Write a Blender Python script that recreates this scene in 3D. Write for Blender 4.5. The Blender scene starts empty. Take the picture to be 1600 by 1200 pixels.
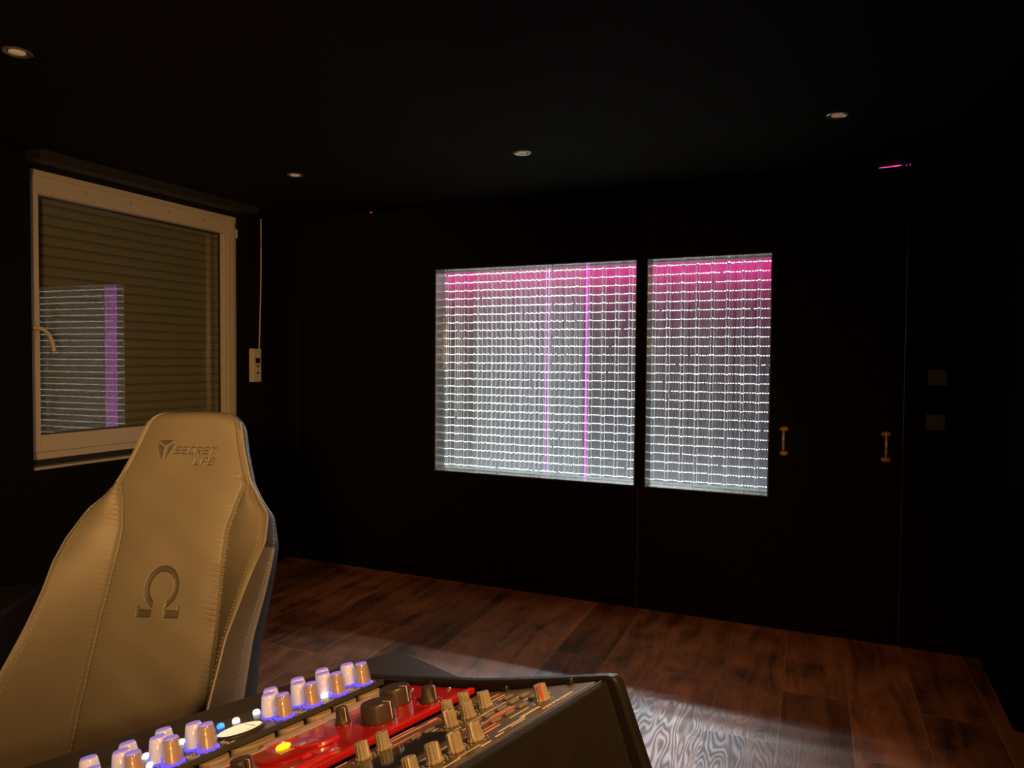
import bpy, bmesh, math, random
import numpy as np
from mathutils import Matrix, Vector, Euler

random.seed(7)
SC = bpy.context.scene
COL = SC.collection
R_ = math.radians

# ------------------------------------------------------------------ camera
cam_data = bpy.data.cameras.new('camera')
cam_data.sensor_width = 36.0
cam_data.lens = 36.0 * 1139.0 / 1600.0
cam_data.clip_start = 0.02
cam = bpy.data.objects.new('camera', cam_data)
COL.objects.link(cam)
M = Matrix(((0.912820, -0.019696, 0.407886, 0.0),
            (0.408292, 0.025638, -0.912491, 0.0),
            (0.007515, 0.999477, 0.031445, 1.42),
            (0, 0, 0, 1)))
cam.matrix_world = M
SC.camera = cam

# ------------------------------------------------------------------ world / exposure
world = bpy.data.worlds.new('world')
SC.world = world
world.use_nodes = True
world.node_tree.nodes['Background'].inputs[0].default_value = (1.0, 0.8, 0.6, 1)
world.node_tree.nodes['Background'].inputs[1].default_value = 0.0004
SC.view_settings.view_transform = 'Standard'
SC.view_settings.look = 'None'
SC.view_settings.exposure = 0.0
SC.view_settings.gamma = 1.0
SC.cycles.transparent_max_bounces = 16
SC.cycles.max_bounces = 8

# ------------------------------------------------------------------ lights
def aim(o, target):
    d = Vector(target) - o.location
    o.rotation_euler = d.to_track_quat('-Z', 'Y').to_euler()

def area(name, loc, target, sx, sy, power, color, spread=180):
    l = bpy.data.lights.new(name, 'AREA')
    l.shape = 'RECTANGLE'; l.size = sx; l.size_y = sy
    l.energy = power; l.color = color; l.spread = R_(spread)
    o = bpy.data.objects.new(name, l); COL.objects.link(o)
    o.location = loc; aim(o, target)
    return o

def spot(name, loc, target, power, color, angle, blend=0.6, rad=0.05):
    l = bpy.data.lights.new(name, 'SPOT')
    l.energy = power; l.color = color; l.spot_size = R_(angle); l.spot_blend = blend
    l.shadow_soft_size = rad
    o = bpy.data.objects.new(name, l); COL.objects.link(o)
    o.location = loc; aim(o, target)
    return o

WARM = (1.0, 0.53, 0.16)
spot('warm_key_light', (0.45, -0.80, 1.62), (-1.5, 1.9, 1.10), 30, WARM, 84, 0.9, 0.14)
spot('added_warm_beam', (0.35, -1.0, 1.66), (-2.9, 2.70, 1.56), 430, WARM, 46, 1.0, 0.12)  # extra unseen spot added to brighten the chair and window frame
spot('warm_fill_light', (0.35, 0.35, 2.3), (-1.7, 2.9, 0.0), 165, (1.0, 0.46, 0.15), 95, 1.0, 0.20)
# booth behind the windows: two ceiling lines, an up-lighter and a magenta strip
area('booth_ceiling_line_light', (-1.75, 6.53, 2.36), (-1.3, 3.2, 0.2), 1.5, 0.03, 18, (0.86, 0.92, 1.0), 70)
area('booth_ceiling_line_light', (-1.75, 6.83, 2.36), (-1.3, 3.2, 0.2), 1.5, 0.03, 18, (0.86, 0.92, 1.0), 70)
area('booth_floor_up_light', (-2.3, 6.70, 0.06), (-2.3, 6.99, 0.5), 3.6, 0.1, 5.5, (0.80, 0.90, 1.0), 170)
area('booth_sill_up_light', (-1.4, 4.52, 0.30), (-1.4, 4.30, 1.1), 2.4, 0.04, 0.8, (0.82, 0.92, 1.0), 150)
area('booth_magenta_strip_light', (-2.3, 6.84, 2.36), (-2.3, 6.99, 2.15), 4.2, 0.05, 10.0, (1.0, 0.010, 0.32), 180)

# ------------------------------------------------------------------ materials
def nodes(name):
    m = bpy.data.materials.new(name); m.use_nodes = True
    nt = m.node_tree
    return m, nt, nt.nodes['Principled BSDF']

def P(name, base, rough=0.5, metal=0.0, emis=None, estr=0.0, spec=0.5, noise=0.0, nscale=40.0, bump=0.0, bscale=200.0, coat=0.0, sheen=0.0):
    m, nt, b = nodes(name)
    b.inputs['Base Color'].default_value = (*base, 1)
    b.inputs['Roughness'].default_value = rough
    b.inputs['Metallic'].default_value = metal
    b.inputs['Specular IOR Level'].default_value = spec
    b.inputs['Coat Weight'].default_value = coat
    b.inputs['Sheen Weight'].default_value = sheen
    if emis:
        b.inputs['Emission Color'].default_value = (*emis, 1)
        b.inputs['Emission Strength'].default_value = estr
    tc = nt.nodes.new('ShaderNodeTexCoord')
    if noise > 0:
        n = nt.nodes.new('ShaderNodeTexNoise'); n.inputs['Scale'].default_value = nscale
        n.inputs['Detail'].default_value = 5
        nt.links.new(tc.outputs['Object'], n.inputs['Vector'])
        mx = nt.nodes.new('ShaderNodeMix'); mx.data_type = 'RGBA'
        mx.inputs['A'].default_value = (*[c * (1 - noise) for c in base], 1)
        mx.inputs['B'].default_value = (*[min(1, c * (1 + noise)) for c in base], 1)
        nt.links.new(n.outputs['Fac'], mx.inputs['Factor'])
        nt.links.new(mx.outputs['Result'], b.inputs['Base Color'])
    if bump > 0:
        n2 = nt.nodes.new('ShaderNodeTexNoise'); n2.inputs['Scale'].default_value = bscale
        n2.inputs['Detail'].default_value = 4
        nt.links.new(tc.outputs['Object'], n2.inputs['Vector'])
        bp = nt.nodes.new('ShaderNodeBump'); bp.inputs['Strength'].default_value = bump
        bp.inputs['Distance'].default_value = 0.002
        nt.links.new(n2.outputs['Fac'], bp.inputs['Height'])
        nt.links.new(bp.outputs['Normal'], b.inputs['Normal'])
    return m

def clear_sheet(name, tint, body, body_amt, ior=1.45, rough=0.03, stripes=0.0, sscale=60.0):
    """clear sheet: transparent + a share of frosted body + mirror-like surface; optional vertical ribs"""
    m = bpy.data.materials.new(name); m.use_nodes = True
    nt = m.node_tree; nt.nodes.clear(); L = nt.links
    out = nt.nodes.new('ShaderNodeOutputMaterial')
    tr = nt.nodes.new('ShaderNodeBsdfTransparent'); tr.inputs[0].default_value = (*tint, 1)
    df = nt.nodes.new('ShaderNodeBsdfDiffuse'); df.inputs[0].default_value = (*body, 1)
    tl = nt.nodes.new('ShaderNodeBsdfTranslucent'); tl.inputs[0].default_value = (*body, 1)
    fr = nt.nodes.new('ShaderNodeMixShader'); fr.inputs[0].default_value = 0.5
    L.new(df.outputs[0], fr.inputs[1]); L.new(tl.outputs[0], fr.inputs[2])
    mx = nt.nodes.new('ShaderNodeMixShader'); mx.inputs[0].default_value = body_amt
    L.new(tr.outputs[0], mx.inputs[1]); L.new(fr.outputs[0], mx.inputs[2])
    if stripes > 0:
        tc = nt.nodes.new('ShaderNodeTexCoord')
        mp = nt.nodes.new('ShaderNodeMapping'); mp.inputs['Scale'].default_value = (sscale, 0.0, 0.25)
        L.new(tc.outputs['Object'], mp.inputs['Vector'])
        n = nt.nodes.new('ShaderNodeTexNoise'); n.inputs['Scale'].default_value = 1.0; n.inputs['Detail'].default_value = 6
        n.inputs['Roughness'].default_value = 0.75
        L.new(mp.outputs[0], n.inputs['Vector'])
        rp = nt.nodes.new('ShaderNodeMapRange')
        rp.inputs['From Min'].default_value = 0.42; rp.inputs['From Max'].default_value = 0.68
        rp.inputs['To Min'].default_value = body_amt * 0.35; rp.inputs['To Max'].default_value = min(1, body_amt + stripes)
        L.new(n.outputs['Fac'], rp.inputs['Value']); L.new(rp.outputs[0], mx.inputs[0])
    gl = nt.nodes.new('ShaderNodeBsdfGlossy'); gl.inputs['Roughness'].default_value = rough
    fn = nt.nodes.new('ShaderNodeFresnel'); fn.inputs['IOR'].default_value = ior
    m2 = nt.nodes.new('ShaderNodeMixShader')
    ge = nt.nodes.new('ShaderNodeNewGeometry'); iv = nt.nodes.new('ShaderNodeMath'); iv.operation = 'SUBTRACT'; iv.inputs[0].default_value = 1.0
    L.new(ge.outputs['Backfacing'], iv.inputs[1])
    ml = nt.nodes.new('ShaderNodeMath'); ml.operation = 'MULTIPLY'; L.new(fn.outputs[0], ml.inputs[0]); L.new(iv.outputs[0], ml.inputs[1])
    L.new(ml.outputs[0], m2.inputs[0]); L.new(mx.outputs[0], m2.inputs[1]); L.new(gl.outputs[0], m2.inputs[2])
    L.new(m2.outputs[0], out.inputs[0])
    return m

def wood_floor():
    m, nt, b = nodes('wood_laminate'); L = nt.links
    N = nt.nodes.new
    tc = N('ShaderNodeTexCoord')
    mp = N('ShaderNodeMapping'); mp.inputs['Rotation'].default_value = (0, 0, R_(90 - 1.6))
    mp.inputs['Location'].default_value = (0.30, 0.10, 0)
    L.new(tc.outputs['Object'], mp.inputs['Vector'])
    br = N('ShaderNodeTexBrick')
    br.offset = 0.37; br.offset_frequency = 2; br.squash = 1.0
    br.inputs['Scale'].default_value = 1.0
    br.inputs['Brick Width'].default_value = 1.28; br.inputs['Row Height'].default_value = 0.262
    br.inputs['Mortar Size'].default_value = 0.0030; br.inputs['Mortar Smooth'].default_value = 0.0
    br.inputs['Bias'].default_value = 0.0
    br.inputs['Color1'].default_value = (0, 0, 0, 1); br.inputs['Color2'].default_value = (1, 1, 1, 1)
    br.inputs['Mortar'].default_value = (0.5, 0.5, 0.5, 1)
    L.new(mp.outputs[0], br.inputs['Vector'])
    # per-plank offset
    off = N('ShaderNodeVectorMath'); off.operation = 'SCALE'; off.inputs['Scale'].default_value = 13.7
    L.new(br.outputs['Color'], off.inputs[0])
    ad = N('ShaderNodeVectorMath'); ad.operation = 'ADD'
    L.new(mp.outputs[0], ad.inputs[0]); L.new(off.outputs[0], ad.inputs[1])
    st = N('ShaderNodeMapping'); st.inputs['Scale'].default_value = (1.6, 9.0, 1.0)
    L.new(ad.outputs[0], st.inputs['Vector'])
    n1 = N('ShaderNodeTexNoise'); n1.inputs['Scale'].default_value = 1.0; n1.inputs['Detail'].default_value = 8; n1.inputs['Distortion'].default_value = 1.0
    n1.inputs['Roughness'].default_value = 0.62
    L.new(st.outputs[0], n1.inputs['Vector'])
    # cathedral grain: rings distorted along the board
    st2 = N('ShaderNodeMapping'); st2.inputs['Scale'].default_value = (0.9, 5.0, 1.0)
    L.new(ad.outputs[0], st2.inputs['Vector'])
    n2 = N('ShaderNodeTexNoise'); n2.inputs['Scale'].default_value = 1.3; n2.inputs['Detail'].default_value = 2
    L.new(st2.outputs[0], n2.inputs['Vector'])
    mu = N('ShaderNodeMath'); mu.operation = 'MULTIPLY'; mu.inputs[1].default_value = 210.0
    L.new(n2.outputs['Fac'], mu.inputs[0])
    sn = N('ShaderNodeMath'); sn.operation = 'SINE'; L.new(mu.outputs[0], sn.inputs[0])
    # blotches
    n3 = N('ShaderNodeTexNoise'); n3.inputs['Scale'].default_value = 4.5; n3.inputs['Detail'].default_value = 4; n3.inputs['Distortion'].default_value = 0.8
    L.new(ad.outputs[0], n3.inputs['Vector'])
    cr = N('ShaderNodeValToRGB')
    cr.color_ramp.elements[0].position = 0.30; cr.color_ramp.elements[0].color = (0.075, 0.030, 0.014, 1)
    cr.color_ramp.elements[1].position = 0.68; cr.color_ramp.elements[1].color = (0.38, 0.150, 0.062, 1)
    e = cr.color_ramp.elements.new(0.47); e.color = (0.22, 0.085, 0.036, 1)
    a1 = N('ShaderNodeMath'); a1.operation = 'MULTIPLY_ADD'; a1.inputs[1].default_value = 0.022
    L.new(sn.outputs[0], a1.inputs[0]); L.new(n1.outputs['Fac'], a1.inputs[2])
    a2 = N('ShaderNodeMath'); a2.operation = 'MULTIPLY_ADD'; a2.inputs[1].default_value = 0.55; 
    L.new(n3.outputs['Fac'], a2.inputs[0]); L.new(a1.outputs[0], a2.inputs[2])
    a3 = N('ShaderNodeMath'); a3.operation = 'SUBTRACT'; a3.inputs[1].default_value = 0.275
    L.new(a2.outputs[0], a3.inputs[0])
    L.new(a3.outputs[0], cr.inputs[0])
    # plank tone
    sp = N('ShaderNodeMix'); sp.data_type = 'RGBA'; sp.blend_type = 'MULTIPLY'; sp.inputs['Factor'].default_value = 1.0
    tr = N('ShaderNodeMapRange'); tr.inputs['To Min'].default_value = 0.62; tr.inputs['To Max'].default_value = 1.25
    L.new(br.outputs['Color'], tr.inputs['Value'])
    L.new(cr.outputs[0], sp.inputs['A']); L.new(tr.outputs[0], sp.inputs['B'])
    mm = N('ShaderNodeMix'); mm.data_type = 'RGBA'; mm.inputs['B'].default_value = (0.30, 0.17, 0.09, 1)
    L.new(br.outputs['Fac'], mm.inputs['Factor']); L.new(sp.outputs['Result'], mm.inputs['A'])
    L.new(mm.outputs['Result'], b.inputs['Base Color'])
    rr = N('ShaderNodeMapRange'); rr.inputs['From Min'].default_value = -1; rr.inputs['To Min'].default_value = 0.58; rr.inputs['To Max'].default_value = 0.42
    L.new(sn.outputs[0], rr.inputs['Value']); L.new(rr.outputs[0], b.inputs['Roughness'])
    bp = N('ShaderNodeBump'); bp.inputs['Strength'].default_value = 0.22; bp.inputs['Distance'].default_value = 0.0006
    bh = N('ShaderNodeMath'); bh.operation = 'MULTIPLY_ADD'; bh.inputs[1].default_value = 0.5
    L.new(sn.outputs[0], bh.inputs[0]); L.new(n1.outputs['Fac'], bh.inputs[2])
    L.new(bh.outputs[0], bp.inputs['Height']); L.new(bp.outputs[0], b.inputs['Normal'])
    return m

M_FLOOR = wood_floor()
M_WALL = P('black_wall_paint', (0.0030, 0.0024, 0.0019), 0.8, noise=0.25, nscale=3, bump=0.15, bscale=120, spec=0.1)
M_DOOR = P('black_door_paint', (0.0028, 0.0023, 0.0019), 0.7, noise=0.2, nscale=4, bump=0.1, bscale=90, spec=0.12)
M_CEIL = P('black_ceiling_paint', (0.0075, 0.0058, 0.0042), 0.85, noise=0.2, nscale=2, spec=0.15)
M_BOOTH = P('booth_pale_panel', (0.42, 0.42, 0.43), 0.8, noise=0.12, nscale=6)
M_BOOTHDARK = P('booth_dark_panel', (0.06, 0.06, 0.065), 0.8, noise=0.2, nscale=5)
M_REVEAL = P('grey_reveal_metal', (0.22, 0.22, 0.23), 0.22, metal=0.6)
M_PVC = P('white_pvc', (0.44, 0.40, 0.36), 0.35, noise=0.03, nscale=12)
M_SILL = P('grey_sill', (0.38, 0.38, 0.38), 0.35)
M_SHUT = P('beige_shutter', (0.19, 0.175, 0.13), 0.5, noise=0.08, nscale=15)
M_RUBBER = P('black_rubber', (0.01, 0.01, 0.01), 0.6)
M_BLACK = P('black_satin', (0.012, 0.011, 0.010), 0.38, noise=0.2, nscale=30)
M_BLACKGL = P('black_gloss', (0.01, 0.01, 0.01), 0.12)
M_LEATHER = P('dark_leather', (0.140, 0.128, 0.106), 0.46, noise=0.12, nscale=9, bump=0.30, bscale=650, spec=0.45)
M_GROOVE = P('shaded_pressed_leather', (0.06, 0.055, 0.046), 0.5, bump=0.2, bscale=600)  # shade inside the pressed emblem put into a darker leather colour
M_SUEDE = P('charcoal_suede', (0.050, 0.046, 0.048), 0.95, noise=0.35, nscale=22, bump=0.5, bscale=900, spec=0.1, sheen=0.4)
M_SHELL = P('chair_back_leather', (0.006, 0.006, 0.006), 0.6, bump=0.2, bscale=500)
M_STITCH = P('grey_thread', (0.30, 0.28, 0.23), 0.7)
M_PIPE = P('leather_piping', (0.20, 0.19, 0.165), 0.42)
M_METAL = P('dark_metal', (0.10, 0.10, 0.10), 0.35, metal=0.9)
M_CHROME = P('brushed_chrome', (0.75, 0.73, 0.70), 0.28, metal=0.9)
M_BRASS = P('polished_brass', (0.95, 0.62, 0.28), 0.42, metal=0.55)
M_DESK = P('black_desk_laminate', (0.040, 0.033, 0.027), 0.42, noise=0.3, nscale=60, bump=0.15, bscale=400)
M_DESKB = P('black_desk_side', (0.015, 0.0135, 0.012), 0.45, noise=0.3, nscale=60, bump=0.15, bscale=400)
M_GUN = P('gunmetal_panel', (0.055, 0.058, 0.062), 0.35, metal=0.3, noise=0.15, nscale=80)
M_BEIGE = P('champagne_metal', (0.62, 0.52, 0.36), 0.40, metal=0.3)
M_RED = P('red_enamel', (0.42, 0.008, 0.009), 0.32, coat=0.3)
M_REDR = P('bright_red_enamel', (0.62, 0.022, 0.016), 0.35, coat=0.3)
M_GOLD = P('gold_knob_core', (0.80, 0.56, 0.27), 0.28, metal=0.75)
M_CLEAR = clear_sheet('clear_knob_cap', (0.96, 0.95, 1.0), (0.85, 0.84, 1.0), 0.30, 1.6, 0.06)
M_HALO = P('milky_knob_cap', (0.62, 0.58, 0.60), 0.2, emis=(0.85, 0.82, 1.0), estr=0.17)
M_BLUE = P('blue_light_ring', (0.1, 0.08, 0.8), 0.3, emis=(0.12, 0.09, 1.0), estr=0.85)
M_LILAC = P('lilac_lit_cap', (0.35, 0.3, 0.7), 0.3, emis=(0.30, 0.24, 0.9), estr=0.42)
M_WLED = P('white_led', (1, 1, 1), 0.3, emis=(0.95, 0.97, 1.0), estr=2.2)
M_BLED = P('blue_led', (0.1, 0.3, 1), 0.3, emis=(0.02, 0.22, 1.0), estr=2.0)
M_YLED = P('yellow_led', (1, 0.7, 0.05), 0.3, emis=(1.0, 0.80, 0.01), estr=1.4)
M_VU = P('lit_meter_face', (0.95, 0.85, 0.6), 0.4, emis=(1.0, 0.86, 0.58), estr=0.75, noise=0.05, nscale=300)
M_KNOB = P('brown_black_knob', (0.060, 0.045, 0.036), 0.36)
M_WHITE = P('white_print', (0.85, 0.80, 0.66), 0.5)
M_REDP = P('red_print', (0.75, 0.06, 0.03), 0.5)
M_CREAM = P('grey_beige_plastic', (0.34, 0.31, 0.22), 0.42, noise=0.1, nscale=100)
M_CHAN = P('dark_channel_panel', (0.15, 0.13, 0.09), 0.36, metal=0.2, noise=0.25, nscale=60)
M_DISP = P('smoked_display', (0.03, 0.035, 0.045), 0.08)
M_BUTTON = P('grey_button', (0.22, 0.20, 0.15), 0.4)
M_GLASS = clear_sheet('window_glass', (0.93, 0.95, 0.93), (0.5, 0.5, 0.5), 0.0, 2.0, 0.0)
M_GLASS2 = clear_sheet('booth_glass', (0.96, 0.97, 0.97), (0.5, 0.5, 0.5), 0.0, 1.35, 0.0)
M_RIB = clear_sheet('ribbed_clear_sheet', (0.97, 0.98, 0.98), (0.80, 0.82, 0.84), 0.02, 1.3, 0.1, stripes=0.08, sscale=90)
M_RIBD = clear_sheet('ribbed_reflection_sheet', (0.97, 0.98, 0.98), (0.85, 0.87, 0.90), 0.03, 1.3, 0.1, stripes=0.10, sscale=120)
M_FIN = clear_sheet('acrylic_fin', (0.9, 0.93, 0.93), (0.85, 0.92, 0.90), 0.55, 1.45, 0.05)
M_FINW = clear_sheet('white_edge_fin', (0.9, 0.93, 0.93), (0.9, 0.95, 0.93), 0.5, 1.45, 0.05)
M_CLR = clear_sheet('clear_shelf', (0.97, 0.98, 0.98), (0.85, 0.9, 0.9), 0.10, 1.3, 0.05)
M_DASH = P('refracted_light_dash', (0.9, 0.95, 0.85), 0.3, emis=(0.90, 1.0, 0.80), estr=2.3)  # emission stands in for light refracted by the clear cells
M_MAG = P('magenta_tube_light', (0.9, 0.1, 0.9), 0.3, emis=(0.85, 0.06, 0.95), estr=2.4)
M_MAGD = P('dim_magenta_tube_light', (0.9, 0.3, 0.9), 0.3, emis=(0.62, 0.22, 0.60), estr=0.9)
M_PINK = P('pink_light_leak', (1, 0.1, 0.6), 0.3, emis=(1.0, 0.05, 0.45), estr=1.6)  # glow stands in for booth light leaking over the wall top
M_BULB = P('frosted_bulb', (0.95, 0.82, 0.66), 0.4, emis=(1.0, 0.6, 0.35), estr=0.12)  # unlit bulb; faint emission paints the room light it catches
M_SWITCH = P('dark_switch_plastic', (0.030, 0.026, 0.018), 0.45)
M_EDGE_MARK = P('lit_edge_and_mark', (0.05, 0.04, 0.032), 0.6)

# ------------------------------------------------------------------ mesh helpers
class MB:
    def __init__(s):
        s.v = []; s.f = []; s.m = []; s.mats = []
    def mi(s, mat):
        if mat not in s.mats: s.mats.append(mat)
        return s.mats.index(mat)
    def add(s, vs, fs, mat, T=None):
        b = len(s.v); k = s.mi(mat)
        for p in vs:
            p = Vector(p)
            if T is not None: p = T @ p
            s.v.append(tuple(p))
        for f in fs:
            s.f.append(tuple(b + i for i in f)); s.m.append(k)
        return s
    def box(s, x0, x1, y0, y1, z0, z1, mat, T=None, bev=0.0):
        if bev > 0:
            bm = bmesh.new(); bmesh.ops.create_cube(bm, size=1)
            for v in bm.verts:
                v.co = Vector(((x0 + x1) / 2 + v.co.x * (x1 - x0), (y0 + y1) / 2 + v.co.y * (y1 - y0), (z0 + z1) / 2 + v.co.z * (z1 - z0)))
            bmesh.ops.bevel(bm, geom=bm.edges[:], offset=bev, segments=2, profile=0.5, affect='EDGES')
            bm.verts.index_update()
            s.add([v.co.copy() for v in bm.verts], [[v.index for v in f.verts] for f in bm.faces], mat, T)
            bm.free(); return s
        vs = [(x, y, z) for x in (x0, x1) for y in (y0, y1) for z in (z0, z1)]
        fs = [(0, 1, 3, 2), (4, 6, 7, 5), (0, 4, 5, 1), (2, 3, 7, 6), (0, 2, 6, 4), (1, 5, 7, 3)]
        return s.add(vs, fs, mat, T)
    def lathe(s, prof, mat, T=None, n=28, flute=0.0, nf=0):
        vs = []; fs = []
        for (r, z) in prof:
            for i in range(n):
                a = 2 * math.pi * i / n
                rr = r * (1 - (flute if (nf and (i * nf * 2 // n) % 2) else 0))
                vs.append((rr * math.cos(a), rr * math.sin(a), z))
        for k in range(len(prof) - 1):
            for i in range(n):
                j = (i + 1) % n
                fs.append((k * n + i, k * n + j, (k + 1) * n + j, (k + 1) * n + i))
        fs.append(tuple(range(n - 1, -1, -1)))
        fs.append(tuple((len(prof) - 1) * n + i for i in range(n)))
        return s.add(vs, fs, mat, T)
    def tube(s, pts, r, mat, n=8, T=None, closed=False):
        pts = [Vector(p) for p in pts]; vs = []; fs = []; m = len(pts)
        rs = r if isinstance(r, (list, tuple)) else [r] * m
        ref = Vector((0, 0, 1))
        for i, p in enumerate(pts):
            if closed: d = pts[(i + 1) % m] - pts[i - 1]
            else: d = pts[min(i + 1, m - 1)] - pts[max(i - 1, 0)]
            d.normalize()
            u = d.cross(ref)
            if u.length < 1e-3: u = d.cross(Vector((1, 0, 0)))
            u.normalize(); w = d.cross(u); 
            for k in range(n):
                a = 2 * math.pi * k / n
                vs.append(p + (u * math.cos(a) + w * math.sin(a)) * rs[i])
        for i in range(m if closed else m - 1):
            i2 = (i + 1) % m
            for k in range(n):
                k2 = (k + 1) % n
                fs.append((i * n + k, i * n + k2, i2 * n + k2, i2 * n + k))
        if not closed:
            fs.append(tuple(range(n - 1, -1, -1))); fs.append(tuple((m - 1) * n + k for k in range(n)))
        return s.add(vs, fs, mat, T)
    def prism(s, poly, a0, a1, mat, axis='x', T=None):
        n = len(poly)
        def mk(c, q):
            if axis == 'x': return (c, q[0], q[1])
            if axis == 'y': return (q[0], c, q[1])
            return (q[0], q[1], c)
        vs = [mk(a0, q) for q in poly] + [mk(a1, q) for q in poly]
        fs = [tuple(range(n - 1, -1, -1)), tuple(range(n, 2 * n))]
        fs += [(i, (i + 1) % n, n + (i + 1) % n, n + i) for i in range(n)]
        return s.add(vs, fs, mat, T)
    def build(s, name, parent=None, smooth=False, sharp=35, bevel=0.0, recalc=True):
        me = bpy.data.meshes.new(name)
        me.from_pydata(s.v, [], s.f)
        for m in s.mats: me.materials.append(m)
        me.polygons.foreach_set('material_index', s.m)
        if recalc:
            bm = bmesh.new(); bm.from_mesh(me)
            bmesh.ops.recalc_face_normals(bm, faces=bm.faces)
            bm.to_mesh(me); bm.free()
        if smooth:
            me.polygons.foreach_set('use_smooth', [True] * len(me.polygons))
            me.set_sharp_from_angle(angle=R_(sharp))
        me.update()
        o = bpy.data.objects.new(name, me); COL.objects.link(o)
        if parent is not None: o.parent = parent
        if bevel > 0:
            md = o.modifiers.new('bevel', 'BEVEL'); md.width = bevel; md.segments = 2; md.limit_method = 'ANGLE'
        return o

def empty(name, loc=(0, 0, 0), rot=(0, 0, 0), label=None, cat=None, group=None, kind=None):
    o = bpy.data.objects.new(name, None); COL.objects.link(o)
    o.empty_display_size = 0.05
    o.location = loc; o.rotation_euler = rot
    return tag(o, label, cat, group, kind)

def tag(o, label=None, cat=None, group=None, kind=None):
    if label: o['label'] = label
    if cat: o['category'] = cat
    if group: o['group'] = group
    if kind: o['kind'] = kind
    return o

def copy_tree(o, parent=None):
    c = o.copy(); COL.objects.link(c)
    if parent is not None: c.parent = parent
    for ch in list(o.children): copy_tree(ch, c)
    return c

def struct(name, mb, label=None, **k):
    o = mb.build(name, **k); o['kind'] = 'structure'
    if label: o['label'] = label
    return o

# ================================================================== THE ROOM
H = 2.41
struct('floor', MB().box(-3.9, 3.0, -2.6, 7.1, -0.12, 0.0, M_FLOOR), 'brown wooden plank laminate floor')
struct('ceiling', MB().box(-3.9, 3.0, -2.6, 7.1, H, H + 0.12, M_CEIL), 'matt black ceiling with small round downlights')

# left wall with the window opening (y 2.28..3.69, z .865..2.357)
w = MB()
w.box(-3.9, -3.57, -2.6, 2.28, 0, H, M_WALL); w.box(-3.9, -3.57, 3.69, 4.26, 0, H, M_WALL)
w.box(-3.9, -3.57, 2.28, 3.69, 0, 0.862, M_WALL); w.box(-3.9, -3.57, 2.28, 3.69, 2.357, H, M_WALL)
struct('wall_left', w, 'matt black wall around the shuttered window')
struct('trim_1', MB().box(-3.57, -3.47, 2.265, 3.70, 2.362, H, P('brown_black_trim', (0.012, 0.010, 0.008), 0.6)), 'dark box trim above the shuttered window')

# back wall: fixed part with opening 1, sliding door with opening 2, fixed part right
YB = 4.10; TB = 0.12
w = MB()
w.box(-3.57, -2.38, YB, YB + TB, 0, H, M_WALL)
w.box(-2.38, -1.056, YB, YB + TB, 0, 0.705, M_WALL)
w.box(-2.38, -1.056, YB, YB + TB, 2.006, H, M_WALL)
w.box(-1.056, -1.035, YB, YB + TB, 0, H, M_WALL)
w.box(-1.035, 0.305, YB + 0.0, YB + TB, 2.402, H, M_WALL); w.box(-1.035, 0.309, YB + TB - 0.018, YB + TB, 2.39, 2.402, M_WALL)
w.box(0.309, 3.0, YB, YB + TB, 0, H, M_WALL)
wb = struct('wall_back', w, 'matt black wall holding the wide glowing window opening')
w = MB()
w.box(-3.5, -3.49, YB - 0.002, YB, 0, 1.72, M_RUBBER)
w.build('panel_joint', wb)
w = MB()   # reveals of opening 1
w.box(-2.38, -2.374, YB + 0.001, YB + TB, 0.705, 2.006, M_REVEAL); w.box(-1.062, -1.056, YB + 0.001, YB + TB, 0.705, 2.006, M_REVEAL)
w.box(-2.374, -1.062, YB + 0.001, YB + TB, 2.0, 2.006, M_REVEAL); w.box(-2.374, -1.062, YB + 0.001, YB + TB, 0.705, 0.711, M_REVEAL)
r1 = w.build('window_reveal', wb); r1['label'] = 'grey metal lining of the wide opening'
w = MB().box(-2.374, -1.062, 4.190, 4.196, 0.711, 2.0, M_GLASS2).build('glass_pane', wb)

# sliding door
w = MB(); DX0, DX1 = -1.033, 0.301; yd = YB - 0.006
w.box(DX0, -0.999, yd, YB + TB - 0.02, 0.006, 2.400, M_DOOR)
w.box(-0.327, DX1, yd, YB + TB - 0.02, 0.006, 2.400, M_DOOR)
w.box(-0.999, -0.327, yd, YB + TB - 0.02, 0.006, 0.705, M_DOOR)
w.box(-0.999, -0.327, yd, YB + TB - 0.02, 2.006, 2.400, M_DOOR)
door = struct('door_1', w, 'black door leaf with a tall glowing pane and two brass pull handles')
w = MB()
w.box(-0.999, -0.993, yd + 0.001, YB + TB, 0.705, 2.006, M_REVEAL); w.box(-0.333, -0.327, yd + 0.001, YB + TB, 0.705, 2.006, M_REVEAL)
w.box(-0.993, -0.333, yd + 0.001, YB + TB, 2.0, 2.006, M_REVEAL); w.box(-0.993, -0.333, yd + 0.001, YB + TB, 0.705, 0.711, M_REVEAL)
w.build('window_reveal', door)
MB().box(-0.993, -0.333, 4.190, 4.196, 0.711, 2.0, M_GLASS2).build('glass_pane', door)
MB().box(-1.0355, -1.0325, YB - 0.006, YB + 0.02, 0.006, 0.70, M_EDGE_MARK).build('lit_edge_strip', door)  # paler strips paint the light caught along the door edges
MB().box(0.3015, 0.3045, YB - 0.006, YB + 0.02, 0.006, 1.02, M_EDGE_MARK).build('lit_edge_strip', door)

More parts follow.
